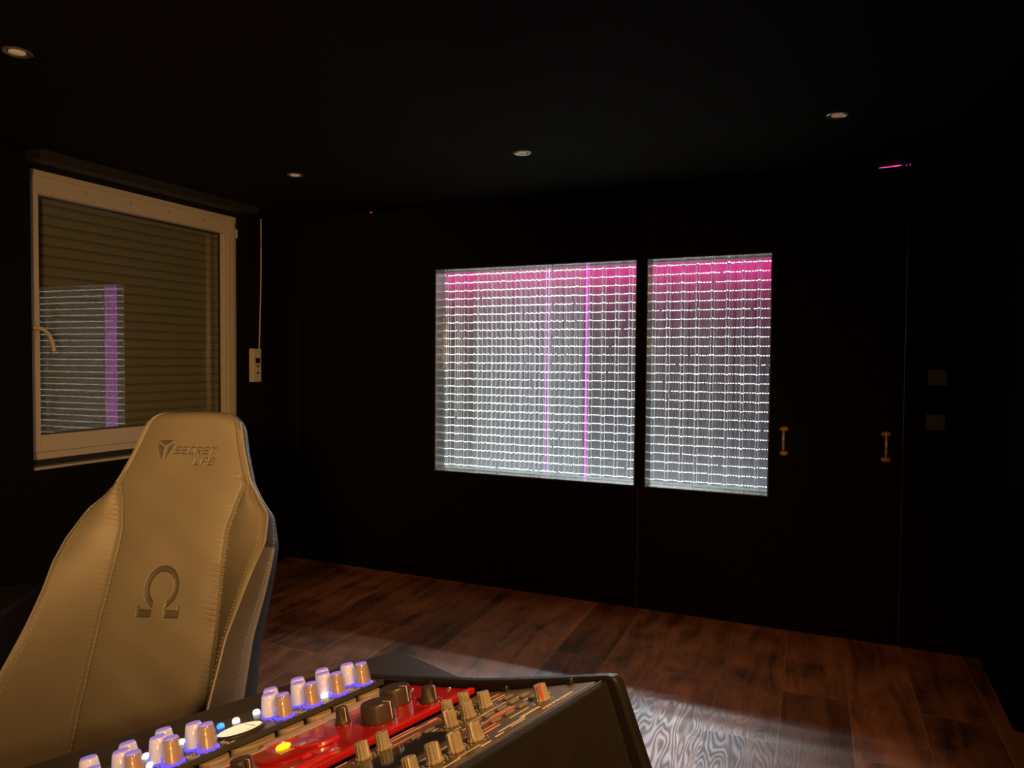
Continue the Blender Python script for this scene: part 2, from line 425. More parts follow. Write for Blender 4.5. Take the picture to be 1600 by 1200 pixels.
def pull_handle(x, zc):
    """oval roses top and bottom joined by a bowed brass grip"""
    h = MB(); h.tube([(x, yd - 0.014 - 0.020 * math.sin(math.pi * (i / 10)), zc - 0.062 + 0.124 * i / 10) for i in range(11)],
                     [0.0045 + 0.0030 * math.sin(math.pi * i / 10) for i in range(11)], M_BRASS, 12)
    ho = h.build('door_handle', door, smooth=True); ho['label'] = 'bowed brass pull handle'
    for sgn in (-1, 1):
        r = MB(); zz = zc + sgn * 0.064
        T = Matrix.Translation((x, yd, zz)) @ Matrix.Rotation(R_(90), 4, 'X')
        r.lathe([(0.021, 0), (0.0215, 0.003), (0.017, 0.006), (0.012, 0.008), (0.0125, 0.012), (0.008, 0.018), (0.002, 0.020)], M_BRASS, T @ Matrix.Diagonal((1, 0.62, 1, 1)), 24)
        r.build('rose', ho, smooth=True)
pull_handle(-0.254, 1.008); pull_handle(0.226, 1.004)

w = MB(); w.box(0.65, 3.0, 3.34, YB, 0, H, M_WALL)
struct('wall_right', w, 'black projecting wall at the right end of the room')
struct('wall_front', MB().box(-3.9, 3.0, -2.72, -2.6, 0, H, M_WALL))
struct('wall_far_right', MB().box(2.9, 3.0, -2.6, 3.34, 0, H, M_WALL))

# the booth behind the panes
w = MB(); w.box(-5.2, 1.6, 7.0, 7.1, 0, H, M_BOOTH)
struct('wall_booth_back', w, 'booth wall washed magenta above and white below')
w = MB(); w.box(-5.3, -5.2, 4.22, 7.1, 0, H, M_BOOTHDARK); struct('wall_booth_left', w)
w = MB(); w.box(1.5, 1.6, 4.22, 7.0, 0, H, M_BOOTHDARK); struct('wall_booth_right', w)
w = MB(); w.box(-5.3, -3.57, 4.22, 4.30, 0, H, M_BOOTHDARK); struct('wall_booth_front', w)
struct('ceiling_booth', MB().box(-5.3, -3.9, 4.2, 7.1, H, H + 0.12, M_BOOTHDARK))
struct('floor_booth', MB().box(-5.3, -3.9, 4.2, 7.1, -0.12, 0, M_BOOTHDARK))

# ------------------------------------------------------------------ left window
win = empty('window_1', (-3.65, 2.985, 0.9), label='white framed tilt window with a closed beige roller shutter behind its glass', kind='structure')
def wloc(mb):  # meshes are made in world coordinates; shift them to the window's own frame
    mb.v = [(p[0] + 3.65, p[1] - 2.985, p[2] - 0.9) for p in mb.v]; return mb
def ring(mb, x0, x1, y0, y1, z0, z1, t, mat, tb=None, tt=None):
    tb = tb or t; tt = tt or t
    mb.box(x0, x1, y0, y0 + t, z0, z1, mat, bev=0.003); mb.box(x0, x1, y1 - t, y1, z0, z1, mat, bev=0.003)
    mb.box(x0, x1, y0 + t, y1 - t, z0, z0 + tb, mat, bev=0.003); mb.box(x0, x1, y0 + t, y1 - t, z1 - tt, z1, mat, bev=0.003)
m = MB(); ring(m, -3.72, -3.662, 2.281, 3.689, 0.905, 2.356, 0.05, M_PVC); wloc(m).build('window_frame', win)
m = MB(); ring(m, -3.70, -3.640, 2.303, 3.655, 0.945, 2.322, 0.062, M_PVC, 0.085, 0.085)
sash = wloc(m).build('sash', win)
m = MB(); ring(m, -3.705, -3.650, 2.352, 3.590, 1.018, 2.246, 0.013, M_PVC); wloc(m).build('glazing_bead', win)
m = MB(); ring(m, -3.706, -3.688, 2.363, 3.578, 1.030, 2.236, 0.005, M_RUBBER); wloc(m).build('gasket', win)
g = MB(); T = Matrix.Translation((-0.012, -0.015, 0.733)) @ Matrix.Rotation(R_(2.3), 4, 'Z')
g.box(-0.047, -0.043, -0.6, 0.6, -0.6, 0.6, M_GLASS, T)
gp = g.build('glass_pane', win); gp['label'] = 'glass pane mirroring the glowing opening'
m = MB(); m.box(-3.72, -3.60, 2.281, 3.689, 0.862, 0.876, M_SILL, bev=0.003); m.box(-3.70, -3.655, 2.281, 3.689, 0.876, 0.905, M_RUBBER)
wloc(m).build('window_sill', win)
# shutter slats: a bulged profile
prof = []; nsl = 27
for k in range(nsl):
    z0 = 0.90 + 0.0525 * k
    for (dx, dz) in ((0.0, 0.0), (0.006, 0.003), (0.0095, 0.014), (0.0105, 0.026), (0.0095, 0.038), (0.005, 0.047), (0.0, 0.0500), (-0.002, 0.0512)):
        prof.append((-3.765 + dx, z0 + dz))
poly = prof + [(-3.785, prof[-1][1]), (-3.785, prof[0][1])]
m = MB()
vs = []; fs = []
for y in (2.30, 3.67):
    vs += [(p[0], y, p[1]) for p in prof]
n = len(prof)
fs = [(i, i + 1, n + i + 1, n + i) for i in range(n - 1)]
m.add(vs, fs, M_SHUT); m.box(-3.80, -3.772, 2.30, 3.67, 0.9, 2.35, M_SHUT)
so = wloc(m).build('roller_shutter', win); so['label'] = 'closed beige roller shutter slats'
for (y, z) in ((2.322, 2.298), (2.612, 2.290), (2.880, 2.288), (3.140, 2.286), (3.40, 2.284)):
    m = MB(); T = Matrix.Translation((-3.640, y, z)) @ Matrix.Rotation(R_(90), 4, 'Y')
    m.lathe([(0.0105, 0), (0.0105, 0.0015), (0.008, 0.003)], P('plug_plastic', (0.33, 0.31, 0.28), 0.5), T, 16); wloc(m).build('screw_cap', win, smooth=True)
m = MB(); m.box(-3.640, -3.630, 2.300, 2.338, 1.505, 1.600, M_PVC, bev=0.004)
hp = wloc(m).build('handle_plate', win)
m = MB(); m.tube([(-3.632, 2.320, 1.566), (-3.610, 2.320, 1.566), (-3.594, 2.328, 1.566), (-3.588, 2.350, 1.560), (-3.586, 2.376, 1.535), (-3.585, 2.392, 1.495), (-3.586, 2.400, 1.452)],
                 [0.011, 0.011, 0.011, 0.010, 0.0095, 0.0095, 0.010], M_PVC, 14)
wloc(m).build('handle_lever', win, smooth=True)
m = MB(); m.box(-3.655, -3.640, 3.668, 3.684, 2.215, 2.275, M_PVC, bev=0.003); m.box(-3.652, -3.636, 3.670, 3.682, 2.285, 2.312, M_METAL, bev=0.003)
wloc(m).build('hinge', win)

# ------------------------------------------------------------------ blind control box and its cable
cb = empty('control_box', (-3.57, 3.74, 1.268), label='small white wall control box with a thin cable running up, right of the shuttered window', cat='control box')
m = MB(); m.box(0, 0.042, -0.036, 0.036, 0, 0.222, M_PVC, bev=0.004); m.build('housing', cb)
m = MB(); m.box(0.042, 0.0435, -0.018, 0.022, 0.125, 0.160, M_BLACKGL); m.build('display', cb)
for z in (0.055, 0.10):
    m = MB(); m.box(0.042, 0.0445, -0.008, 0.010, z, z + 0.012, M_METAL, bev=0.001); m.build('button', cb)
m = MB(); m.tube([(0.020, 0.048 - 0.010 + 0.012 * math.sin(t * 2.4) + 0.012 * t, 0.205 + t * 0.885) for t in [i / 24 for i in range(25)]], 0.0045, M_PVC, 8)
m.build('cable', cb, smooth=True)

# screws in the corner of the back wall
for i, z in enumerate((2.038, 0.936, 0.812, 0.192)):
    m = MB(); T = Matrix.Translation((-3.512, YB, z)) @ Matrix.Rotation(R_(90), 4, 'X')
    m.lathe([(0.004, 0), (0.004, 0.001), (0.0015, 0.0022)], M_CHROME, T, 12)
    o = m.build('wall_screw', smooth=True)
    tag(o, ('tiny bright screw head high on the black wall near the left corner', 'tiny screw head in the black corner panel, upper of the close pair',
            'tiny screw head in the black corner panel, lower of the close pair', 'tiny screw head in the black corner panel just above the floor')[i], 'screw', 'screws in the black corner panel')

# switches
def switch(zc, xc, label, rocker):
    e = empty('wall_switch', (xc, YB, zc), label=label, cat='switch', group='switches on the black back wall')
    m = MB(); m.box(-0.041, 0.041, -0.009, 0, -0.041, 0.041, M_SWITCH, bev=0.002); m.build('cover_plate', e)
    m = MB(); m.box(-0.0275, 0.0275, -0.013, -0.009, -0.0275, 0.0275, M_SWITCH, bev=0.002)
    if rocker: m.box(-0.001, 0.001, -0.0136, -0.013, -0.014, 0.014, M_EDGE_MARK)
    m.build('rocker', e)
switch(1.355, 0.444, 'dark square wall plate, upper of the two beside the door', False)
switch(1.136, 0.440, 'dark square light switch with a marked rocker, lower of the two beside the door', True)

# downlights
def downlight(x, y, label, first=[None]):
    if first[0] is None:
        e = empty('ceiling_spotlight', (x, y, H))
        m = MB(); m.lathe([(0.043, -0.0005), (0.0435, -0.003), (0.040, -0.0055), (0.034, -0.0050), (0.030, -0.0030), (0.0285, -0.0005)], M_CHROME, None, 40)
        m.f = m.f[:-2]; m.m = m.m[:-2]; m.build('trim_ring', e, smooth=True)
        m = MB(); m.lathe([(0.0275, -0.0005), (0.0275, -0.0012)], M_BLACK, None, 32); m.build('baffle', e)
        m = MB(); m.lathe([(0.0245, -0.0012), (0.024, -0.004), (0.018, -0.0062), (0.008, -0.0068)], M_BULB, None, 32); m.build('bulb', e, smooth=True)
        first[0] = e
    else:
        e = copy_tree(first[0]); e.location = (x, y, H)
    tag(e, label, 'spotlight', 'round spotlights in the black ceiling')
downlight(-2.449, 1.529, 'round ceiling spotlight at the top left, nearest the viewer')
downlight(-2.679, 3.121, 'small round ceiling spotlight beside the top right corner of the shuttered window')
downlight(-1.388, 3.203, 'round ceiling spotlight in the middle, above the wide glowing window')
downlight(-0.021, 3.203, 'round ceiling spotlight at the right, above the door handles')

# glowing tubes added in the ceiling joint for booth light leaking through
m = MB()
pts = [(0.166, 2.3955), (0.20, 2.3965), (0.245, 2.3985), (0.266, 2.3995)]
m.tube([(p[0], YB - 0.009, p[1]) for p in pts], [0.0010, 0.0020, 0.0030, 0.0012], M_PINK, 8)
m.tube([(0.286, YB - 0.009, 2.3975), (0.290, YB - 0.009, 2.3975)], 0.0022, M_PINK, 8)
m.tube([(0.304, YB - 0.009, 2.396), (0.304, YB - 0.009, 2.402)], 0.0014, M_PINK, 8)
tag(m.build('light_leak'), 'short pink light leak glowing where the black wall meets the ceiling', 'led strip')  # no led strip here: glowing tubes stand in for leaking booth light
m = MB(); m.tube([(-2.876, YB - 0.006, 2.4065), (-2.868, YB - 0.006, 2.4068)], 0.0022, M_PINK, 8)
tag(m.build('light_leak'), 'tiny pink light leak at the ceiling line left of the wide glowing window', 'led strip')  # no led here: glowing tube stands in for leaking booth light

# ------------------------------------------------------------------ clear cell grids behind the panes; glowing dashes stand in for refracted light
def cell_grid(x0, x1, y, label, rib_x, dense):
    e = empty('cell_grid', ((x0 + x1) / 2, y, 0.705), label=label, cat='light grid', group='grids of clear plastic cells behind the panes')  # cells give no light; glowing dashes stand in for refracted light
    cx = (x0 + x1) / 2
    rnd = random.Random(int(x0 * 1000))
    m = MB(); m.box(x0 - cx, x1 - cx, 0.0, 0.05, 0.0, 0.008, M_FIN); m.box(x0 - cx, x1 - cx, 0.0, 0.05, 1.296, 1.304, M_FIN)
    m.box(x0 - cx, x0 - cx + 0.008, 0.0, 0.05, 0.008, 1.296, M_FIN); m.box(x1 - cx - 0.008, x1 - cx, 0.0, 0.05, 0.008, 1.296, M_FIN)
    m.build('frame', e)
    m = MB(); m.box(x0 - cx + .009, x1 - cx - .009, 0.052, 0.054, 0.009, 1.295, M_RIB); o = m.build('ribbed_sheet', e)
    if dense:
        m = MB(); m.box(dense[0] - cx, dense[1] - cx, 0.070, 0.072, 0.009, 1.295, M_RIBD)  # second layer added to imitate reflections in the glass
        o = m.build('ribbed_reflection_sheet', e); o['label'] = 'denser ribbed sheet standing in for glass reflections'
    xs = sorted(rib_x)
    joints = [x - cx for x in xs]
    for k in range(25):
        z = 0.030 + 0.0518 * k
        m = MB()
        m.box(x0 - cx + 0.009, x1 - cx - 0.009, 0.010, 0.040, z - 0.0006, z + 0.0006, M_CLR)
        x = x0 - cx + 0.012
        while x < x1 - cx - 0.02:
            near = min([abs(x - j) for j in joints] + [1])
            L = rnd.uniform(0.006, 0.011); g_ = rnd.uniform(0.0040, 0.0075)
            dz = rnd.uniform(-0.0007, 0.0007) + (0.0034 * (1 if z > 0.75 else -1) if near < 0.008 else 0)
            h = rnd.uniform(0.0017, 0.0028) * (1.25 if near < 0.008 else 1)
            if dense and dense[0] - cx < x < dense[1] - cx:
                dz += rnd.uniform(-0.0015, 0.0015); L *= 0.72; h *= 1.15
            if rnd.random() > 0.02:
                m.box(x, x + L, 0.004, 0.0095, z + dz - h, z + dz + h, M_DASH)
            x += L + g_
        m.build('glint_row', e)
    for j, x in enumerate(joints):
        m = MB()
        m.box(x - 0.0018, x + 0.0018, 0.0, 0.0035, 0.010, 1.294, M_CLR if dense and dense[0] - cx < x < dense[1] - cx and j % 3 else M_FINW); m.box(x + 0.010, x + 0.0125, 0.036, 0.0385, 0.010, 1.294, M_FIN)
        m.build('vertical_fin', e)
    # wire-thin loops at the foot of each cell
    for x in joints:
        m = MB(); m.tube([(x - 0.02, 0.004, 0.012), (x - 0.018, 0.0, 0.022), (x + 0.018, 0.0, 0.024), (x + 0.02, 0.006, 0.012)], 0.0018, M_FIN, 6)
        m.build('foot_clip', e)
    return e
rl = [-2.385, -2.366, -2.300, -2.284, -2.235, -2.165]
xx = -2.165
while xx < -1.50: xx += 0.0335; rl.append(xx)
rl += [-1.545 + 0.082 * k for k in range(1, 6)]
cell_grid(-2.44, -1.040, 4.225, 'wide grid of clear cells with bright rows and magenta glow in the larger left opening', rl, (-2.20, -1.44))
cell_grid(-1.026, -0.28, 4.225, 'narrow grid of clear cells with bright rows behind the pane of the door', [-0.995 + 0.0835 * k for k in range(9)], None)

# magenta tube lights inside the booth
m = MB(); m.box(-0.006, 0.006, 0.0, 0.10, 0.02, 2.38, M_MAG, Matrix.Translation((-1.540, 4.66, 0)) @ Matrix.Rotation(R_(18.2), 4, 'Z'), bev=0.003)
tag(m.build('tube_light'), 'bright magenta vertical light bar behind the wide glowing window', 'tube light', 'magenta tube lights behind the wide window')
m = MB(); m.box(-1.755, -1.750, 4.50, 4.508, 0.02, 2.38, M_MAGD); m.box(-1.771, -1.768, 4.50, 4.508, 0.02, 2.38, M_MAGD)
tag(m.build('tube_light'), 'thin pale magenta double light line left of the brighter magenta bar', 'tube light', 'magenta tube lights behind the wide window')

# ------------------------------------------------------------------ dark cabinet by the left wall
cab = empty('cabinet', (-3.257, 2.114, 0), (0, 0, R_(-54.9)), label='low black cabinet with a thin brass pull under the left window', cat='cabinet')
m = MB(); m.box(0.006, 0.40, -0.214, -0.006, 0.02, 0.38, M_BLACK, bev=0.004); m.build('body', cab)
m = MB(); m.box(0, 0.42, -0.22, 0, 0.38, 0.40, P('black_lacquer_top', (0.03, 0.026, 0.018), 0.3, noise=0.4, nscale=12), bev=0.003); m.build('top', cab)
m = MB(); m.box(0.40, 0.404, -0.20, -0.02, 0.04, 0.36, M_BLACK); dr = m.build('door', cab)
m = MB(); m.box(0.404, 0.412, -0.16, -0.05, 0.30, 0.306, M_BRASS); m.build('handle', dr)

# ================================================================== THE CHAIR
PH = R_(20)
chair = empty('gaming_chair', (-1.303, 0.840, 0), (0, 0, R_(19.6)),
              label='large dark leather gaming chair with embossed headrest logo and suede sides at the console', cat='chair')
def bpt(s, u, n):
    return (s, 0.55 + u * math.sin(PH) - n * math.cos(PH), 1.291 + u * math.cos(PH) + n * math.sin(PH))
def smooth_interp(xs, ys):
    xs = np.array(xs[::-1], float); ys = np.array(ys[::-1], float)
    g = np.linspace(xs[0] - 0.05, xs[-1] + 0.05, 1100); v = np.interp(g, xs, ys)
    k = np.hanning(45); k /= k.sum(); vp = np.pad(v, 22, mode='edge'); v2 = np.convolve(vp, k, 'valid')
    return lambda u: np.interp(u, g, v2)
fw = smooth_interp([0, -.04, -.10, -.18, -.225, -.26, -.33, -.39, -.45, -.54, -.70, -.88], [.118, .124, .140, .168, .198, .228, .243, .238, .231, .226, .236, .245])
fp = smooth_interp([0, -.22, -.26, -.33, -.39, -.45, -.54, -.70, -.88], [0, 0, .010, .042, .078, .100, .140, .205, .235])
fs_ = smooth_interp([0, -.17, -.22, -.30, -.40, -.53, -.70, -.88], [.20, .166, .150, .132, .136, .144, .150, .150])
ft = smooth_interp([0, -.2, -.4, -.9], [.075, .085, .095, .10])
def corner(u):            # rounded top corners of the outline
    r = 0.050
    d = np.clip((u + r) / r, 0, 1)
    return r * (1 - np.sqrt(np.clip(1 - d * d, 0, 1)))
us = []
u = 0.0
while u > -0.86:
    us.append(u)
    if u > -0.03: u -= 0.0015
    elif -0.158 < u < -0.07: u -= 0.0010
    elif -0.515 < u < -0.375: u -= 0.0012
    else: u -= 0.004
us = np.array(us); NR = len(us)
NC = 120; NB_ = 44; NF = 12; NK = 10
def half_section(u):
    w_ = float(fw(u) - corner(u)); p_ = float(fp(u)); sm = min(float(fs_(u)), w_ - 0.012); t_ = float(ft(u))
    pts = []; reg = []
    # centre panel
    for i in range(NC):
        q = i / (NC - 1) ; s = q * sm
        n = 0.010 * (1 - q ** 4)
        pts.append((s, n)); reg.append(0)
    n0 = 0.0
    # bolster from seam to ridge
    for i in range(1, NB_ + 1):
        q = i / NB_; s = sm + (w_ - sm) * (1 - (1 - q) ** 1.0)
        bulge = 0.014 * math.sin(math.pi * min(1, q * 1.0)) * min(1, (w_ - sm) / 0.05)
        n = n0 + p_ * (q ** 1.35) + bulge
        e = (w_ - s)
        r = min(0.016, (w_ - sm) * .9)
        if e < r: n -= r * (1 - math.sqrt(max(0, 1 - ((r - e) / r) ** 2))) * 0.9
        pts.append((s, n)); reg.append(1)
    s0, n1 = pts[-1]
    fl = 0.022 * min(1, p_ / 0.1)
    nb = -t_ * 0.35 + p_ * 0.50
    for i in range(1, NF + 1):
        q = i / NF
        pts.append((s0 + fl * math.sin(q * math.pi / 2) + 0.003 * math.sin(q * math.pi), n1 + (nb - n1) * q)); reg.append(2)
    s1, n2 = pts[-1]
    for i in range(1, NK + 1):
        q = i / NK; a = q * math.pi / 2
        pts.append((s1 * (1 - 0.24 * (1 - math.cos(a))), n2 + (-t_ - n2) * math.sin(a))); reg.append(3)
    s2, n3 = pts[-1]
    for i in range(1, NK + 1):
        q = i / NK; pts.append((s2 * (1 - q), n3 - 0.012 * math.sin(q * math.pi / 2))); reg.append(3)
    # rounding over the top
    r = 0.030
    if u > -r:
        k = math.sqrt(max(0.0, 1 - ((u + r) / r) ** 2)); mid = -t_ * 0.45
        k = 0.12 + 0.88 * k
        pts = [(s, mid + (n - mid) * k) for (s, n) in pts]
    return pts, reg

# press-in depth of emblem and lettering over the centre panel
def seg_d(S, U, a, b):
    ax, ay = a; bx, by = b; dx, dy = bx - ax, by - ay
    L2 = dx * dx + dy * dy + 1e-12
    t = np.clip(((S - ax) * dx + (U - ay) * dy) / L2, 0, 1)
    return np.hypot(S - ax - t * dx, U - ay - t * dy)
def ss(x, e0, e1):
    t = np.clip((x - e0) / (e1 - e0), 0, 1); return t * t * (3 - 2 * t)
LET = {'S': [[(1, 1), (.12, 1), (0, .82), (.08, .55), (.92, .48), (1, .25), (.88, 0), (0, 0)]],
       'E': [[(0, 1), (1, 1)], [(0, .5), (.92, .5)], [(0, 0), (1, 0)]],
       'C': [[(1, 1), (.25, 1), (0, .72), (0, .28), (.25, 0), (1, 0)]],
       'R': [[(0, 0), (0, .62)], [(0, 1), (.85, 1), (1, .8), (.85, .5), (.3, .5), (1, -.15)]],
       'T': [[(0, 1), (1.1, 1)], [(.55, 1), (.55, 0)]],
       'L': [[(0, 1), (0, 0), (.9, 0)]],
       'A': [[(0, 0), (0, .7), (.25, 1), (.8, 1), (1, .7), (1, 0)], [(0, .42), (1, .42)]],
       'B': [[(0, 0), (0, 1), (.8, 1), (.95, .78), (.8, .52), (.25, .52)], [(.8, .52), (1, .28), (.85, 0), (0, 0)]]}
STROKES = []
def word(txt, s0, base, cw, pitch, h, slant=0.22):
    for i, ch in enumerate(txt):
        for pl in LET[ch]:
            for a, b in zip(pl[:-1], pl[1:]):
                STROKES.append(tuple((s0 + i * pitch + q[0] * cw + q[1] * h * slant, base + q[1] * h) for q in (a, b)))
word('SECRET', -0.0300, -0.1150, 0.0130, 0.0180, 0.0155)
word('LAB', 0.0250, -0.1420, 0.0125, 0.0180, 0.0155)
TRI = [[(-0.078, -0.0815), (-0.0320, -0.0815), (-0.0550, -0.0965)], [(-0.0800, -0.0850), (-0.0575, -0.1000), (-0.0575, -0.1400)], [(-0.0525, -0.1000), (-0.0300, -0.0850), (-0.0525, -0.1400)]]
def tri_in(S, U, T3):
    # signed distance-ish (inside positive)
    cx = sum(p[0] for p in T3) / 3; cy = sum(p[1] for p in T3) / 3
    d = np.full(S.shape, 1e9)
    for i in range(3):
        (x0, y0), (x1, y1) = T3[i], T3[(i + 1) % 3]
        nx, ny = y1 - y0, x0 - x1; L = math.hypot(nx, ny); nx /= L; ny /= L
        if (cx - x0) * nx + (cy - y0) * ny < 0: nx, ny = -nx, -ny
        d = np.minimum(d, (S - x0) * nx + (U - y0) * ny)
    return d
def press(S, U):
    D = np.zeros(S.shape)
    lm = (U < -0.07) & (U > -0.16)
    d = np.full(S.shape, 1e9)
    for a, b in STROKES: d = np.minimum(d, seg_d(S, U, a, b))
    D = np.maximum(D, 0.0021 * (1 - ss(d, 0.0008, 0.0022)) * lm)
    for T3 in TRI:
        D = np.maximum(D, 0.0034 * ss(tri_in(S, U, T3), -0.0004, 0.0045) * lm)
    # omega: ring, gap and feet
    rx, ry = 0.0345, 0.0430; cu = -0.4360
    rad = np.hypot(S / rx, (U - cu) / ry)
    band = np.abs(rad - 1) * 0.038
    ringd = (1 - ss(band, 0.0030, 0.0074))
    gap = (np.abs(S) < 0.0150) & (U < cu)
    ringd = np.where(gap, 0, ringd)
    ringd = np.where(U < -0.4870, 0, ringd)
    feet = np.zeros(S.shape)
    for sg in (-1, 1):
        q = S * sg
        fd = np.minimum(np.minimum(q - 0.0145, 0.0520 - q), np.minimum(U + 0.5040, -0.4850 - U))
        f2 = np.minimum(np.minimum(q - 0.0455, 0.0520 - q), np.minimum(U + 0.5040, -0.4770 - U))
        feet = np.maximum(feet, np.maximum(ss(fd, 0.0, 0.0035), ss(f2, 0, 0.003)))
    om = np.maximum(ringd, feet) * ((U < -0.37) & (U > -0.52))
    D = np.maximum(D, 0.0042 * om)
    return D

halfs = [half_section(float(u)) for u in us]
reg = halfs[0][1]; NH = len(reg)
HS = np.array([[p for p in h[0]] for h in halfs])          # rows x NH x 2
S_ = HS[:, :, 0]; N_ = HS[:, :, 1].copy(); U_ = np.repeat(us[:, None], NH, 1)
seam_i = NC - 1
def surf(sign):
    S = S_ * sign; N = N_.copy()
    N[:, :NC] -= press(S[:, :NC], U_[:, :NC])
    # seams as grooves
    dseam = np.abs(S_ - S_[:, seam_i:seam_i + 1])
    below = (U_ < -0.165)
    g = 0.0065 * np.exp(-(dseam / 0.0042) ** 2) * below
    g[:, NC + NB_:] = 0
    N = N - g
    # puckers along the seam and soft creases
    pk = 0.0012 * np.exp(-(dseam / 0.022) ** 2) * np.sin(U_ * 520 + S * 90) * below
    pk[:, NC + NB_:] = 0
    N = N + pk
    # slight overall waviness of padded leather
    wv = 0.0016 * np.sin(U_ * 23 + 1.3) * np.sin(S * 31 + 0.7) + 0.0010 * np.sin(U_ * 61 + S * 40)
    N[:, :NC + NB_] += wv[:, :NC + NB_] * np.clip(1 - np.abs(S_[:, :NC + NB_]) * 3, 0, 1)
    return S, N
SR, NRt = surf(1.0); SL, NLt = surf(-1.0)
def emit(name, regs, mat, parent, usel=None):
    for (S, N, sg, nm) in ((SR, NRt, 1, name), (SL, NLt, -1, name)):
        pass
def back_mesh(name, pick, mats, both=True, sides=(1, -1)):
    vs = []; fs = []; mi = []; key = {}
    sp, cp = math.sin(PH), math.cos(PH)
    for sg in sides:
        S, N = (SR, NRt) if sg > 0 else (SL, NLt)
        for i in range(NR - 1):
            for j in range(NH - 1):
                k = pick(i, j, sg)
                if k is None: continue
                idx = []
                for (a, b) in ((i, j), (i, j + 1), (i + 1, j + 1), (i + 1, j)):
                    kk = (a, b, 0 if (b == 0 or b == NH - 1) else sg)
                    if kk not in key:
                        key[kk] = len(vs); s = float(S[a, b]); uu = float(us[a]); n = float(N[a, b])
                        vs.append((s, 0.55 + uu * sp - n * cp, 1.291 + uu * cp + n * sp))
                    idx.append(key[kk])
                if sg < 0: idx = idx[::-1]
                fs.append(idx[::-1]); mi.append(k)
    me = bpy.data.meshes.new(name); me.from_pydata(vs, [], fs)
    for m_ in mats: me.materials.append(m_)
    me.polygons.foreach_set('material_index', mi)
    me.polygons.foreach_set('use_smooth', [True] * len(fs)); me.update()
    o = bpy.data.objects.new(name, me); COL.objects.link(o); o.parent = chair
    return o
PR = press(SR[:, :NC], U_[:, :NC]); PL = press(SL[:, :NC], U_[:, :NC])
def pick_front(i, j, sg):
    if reg[j + 1] > 1: return None
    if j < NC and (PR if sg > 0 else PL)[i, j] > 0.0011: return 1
    return 0
back_mesh('backrest', pick_front, [M_LEATHER, M_GROOVE])
def is_suede(i): return us[i] < -0.335
def pick_flank(i, j, sg): return 0 if (reg[j + 1] == 2 and is_suede(i)) else None
def pick_shell(i, j, sg):
    if reg[j + 1] == 3 or (reg[j + 1] == 2 and not is_suede(i)): return 0 if us[i] > -0.335 and reg[j + 1] == 2 else 1
    return None
for sg in (-1, 1):
    o = back_mesh('side_wing', pick_flank, [M_SUEDE], sides=(sg,)); o['label'] = 'charcoal suede side wing panel'
M_FLANK = P('shaded_flank_leather', (0.016, 0.015, 0.013), 0.6, bump=0.2, bscale=500)  # same leather darkened: shade on the flank put into the colour
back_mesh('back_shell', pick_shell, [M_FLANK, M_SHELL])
# cap the top opening and the bottom
for row, nm in ((0, 'top_cap'),):
    loop = [(float(SR[row, j]), float(NRt[row, j])) for j in range(0, NH, 3)] + [(float(SL[row, j]), float(NLt[row, j])) for j in range(NH - 1, 0, -3)]
    m = MB(); m.add([bpt(s, 0.0, n) for (s, n) in loop], [tuple(range(len(loop)))], M_LEATHER); m.build('top_band', chair)

# piping and stitching laid along lines of the surface
def row_of(u): return int(np.argmin(np.abs(us - u)))
def along(sg, fj, u0, u1, lift, step=0.006):
    """points along the backrest; fj(u) gives the column index"""
    S, N = (SR, NRt) if sg > 0 else (SL, NLt); pts = []
    u = u0
    while u > u1:
        r = row_of(u); j = fj(u); j0 = int(j); q = j - j0
        s = S[r, j0] * (1 - q) + S[r, j0 + 1] * q; n = N[r, j0] * (1 - q) + N[r, j0 + 1] * q
        pts.append(bpt(float(s) + lift[0] * sg, float(us[r]), float(n) + lift[1])); u -= step
    return pts
def stitches(pts, every=2, r=0.0007):
    mb = MB()
    for i in range(0, len(pts) - 1, every):
        a, b = Vector(pts[i]), Vector(pts[i + 1]); mb.tube([a, a.lerp(b, 0.8)], r, M_STITCH, 5)
    mb.build('stitch_line', chair)
edge = NC + NB_ - 1
for sg in (-1, 1):
    ppm = MB(); ppm.tube(along(sg, lambda u: edge - 0.5, -0.03, -0.84, (0.001, 0.001)), 0.0028, M_PIPE, 8); ppm.build('piping', chair, smooth=True)
    stitches(along(sg, lambda u: edge - (6.0 if u < -.2 else 3.5), -0.04, -0.84, (0, 0.0006), 0.0035))
    stitches(along(sg, lambda u: NC + 2.0 + (5 if u > -0.2 else 0), -0.19, -0.84, (0, 0.0008), 0.0035))
    # second welt of the headrest edge
    ppm = MB(); ppm.tube(along(sg, lambda u: edge - 9.0, -0.05, -0.19, (0, 0.0)), 0.0015, M_PIPE, 6); ppm.build('piping', chair, smooth=True)
    stitches(along(sg, lambda u: edge + 7.0, -0.04, -0.84, (0.001, 0), 0.0035))
# cross seam between headrest side and shoulder
for sg in (-1, 1):
    S, N = (SR, NRt) if sg > 0 else (SL, NLt); r = row_of(-0.195)
    pts = [bpt(float(S[r, j]) + .0004 * sg, float(us[r]) + 0.0, float(N[r, j]) + 0.0006) for j in range(NC + NB_ - 6, NC + NB_ + NF)]
    m = MB(); m.tube(pts, 0.0014, M_PIPE, 6); m.build('cross_seam', chair, smooth=True)

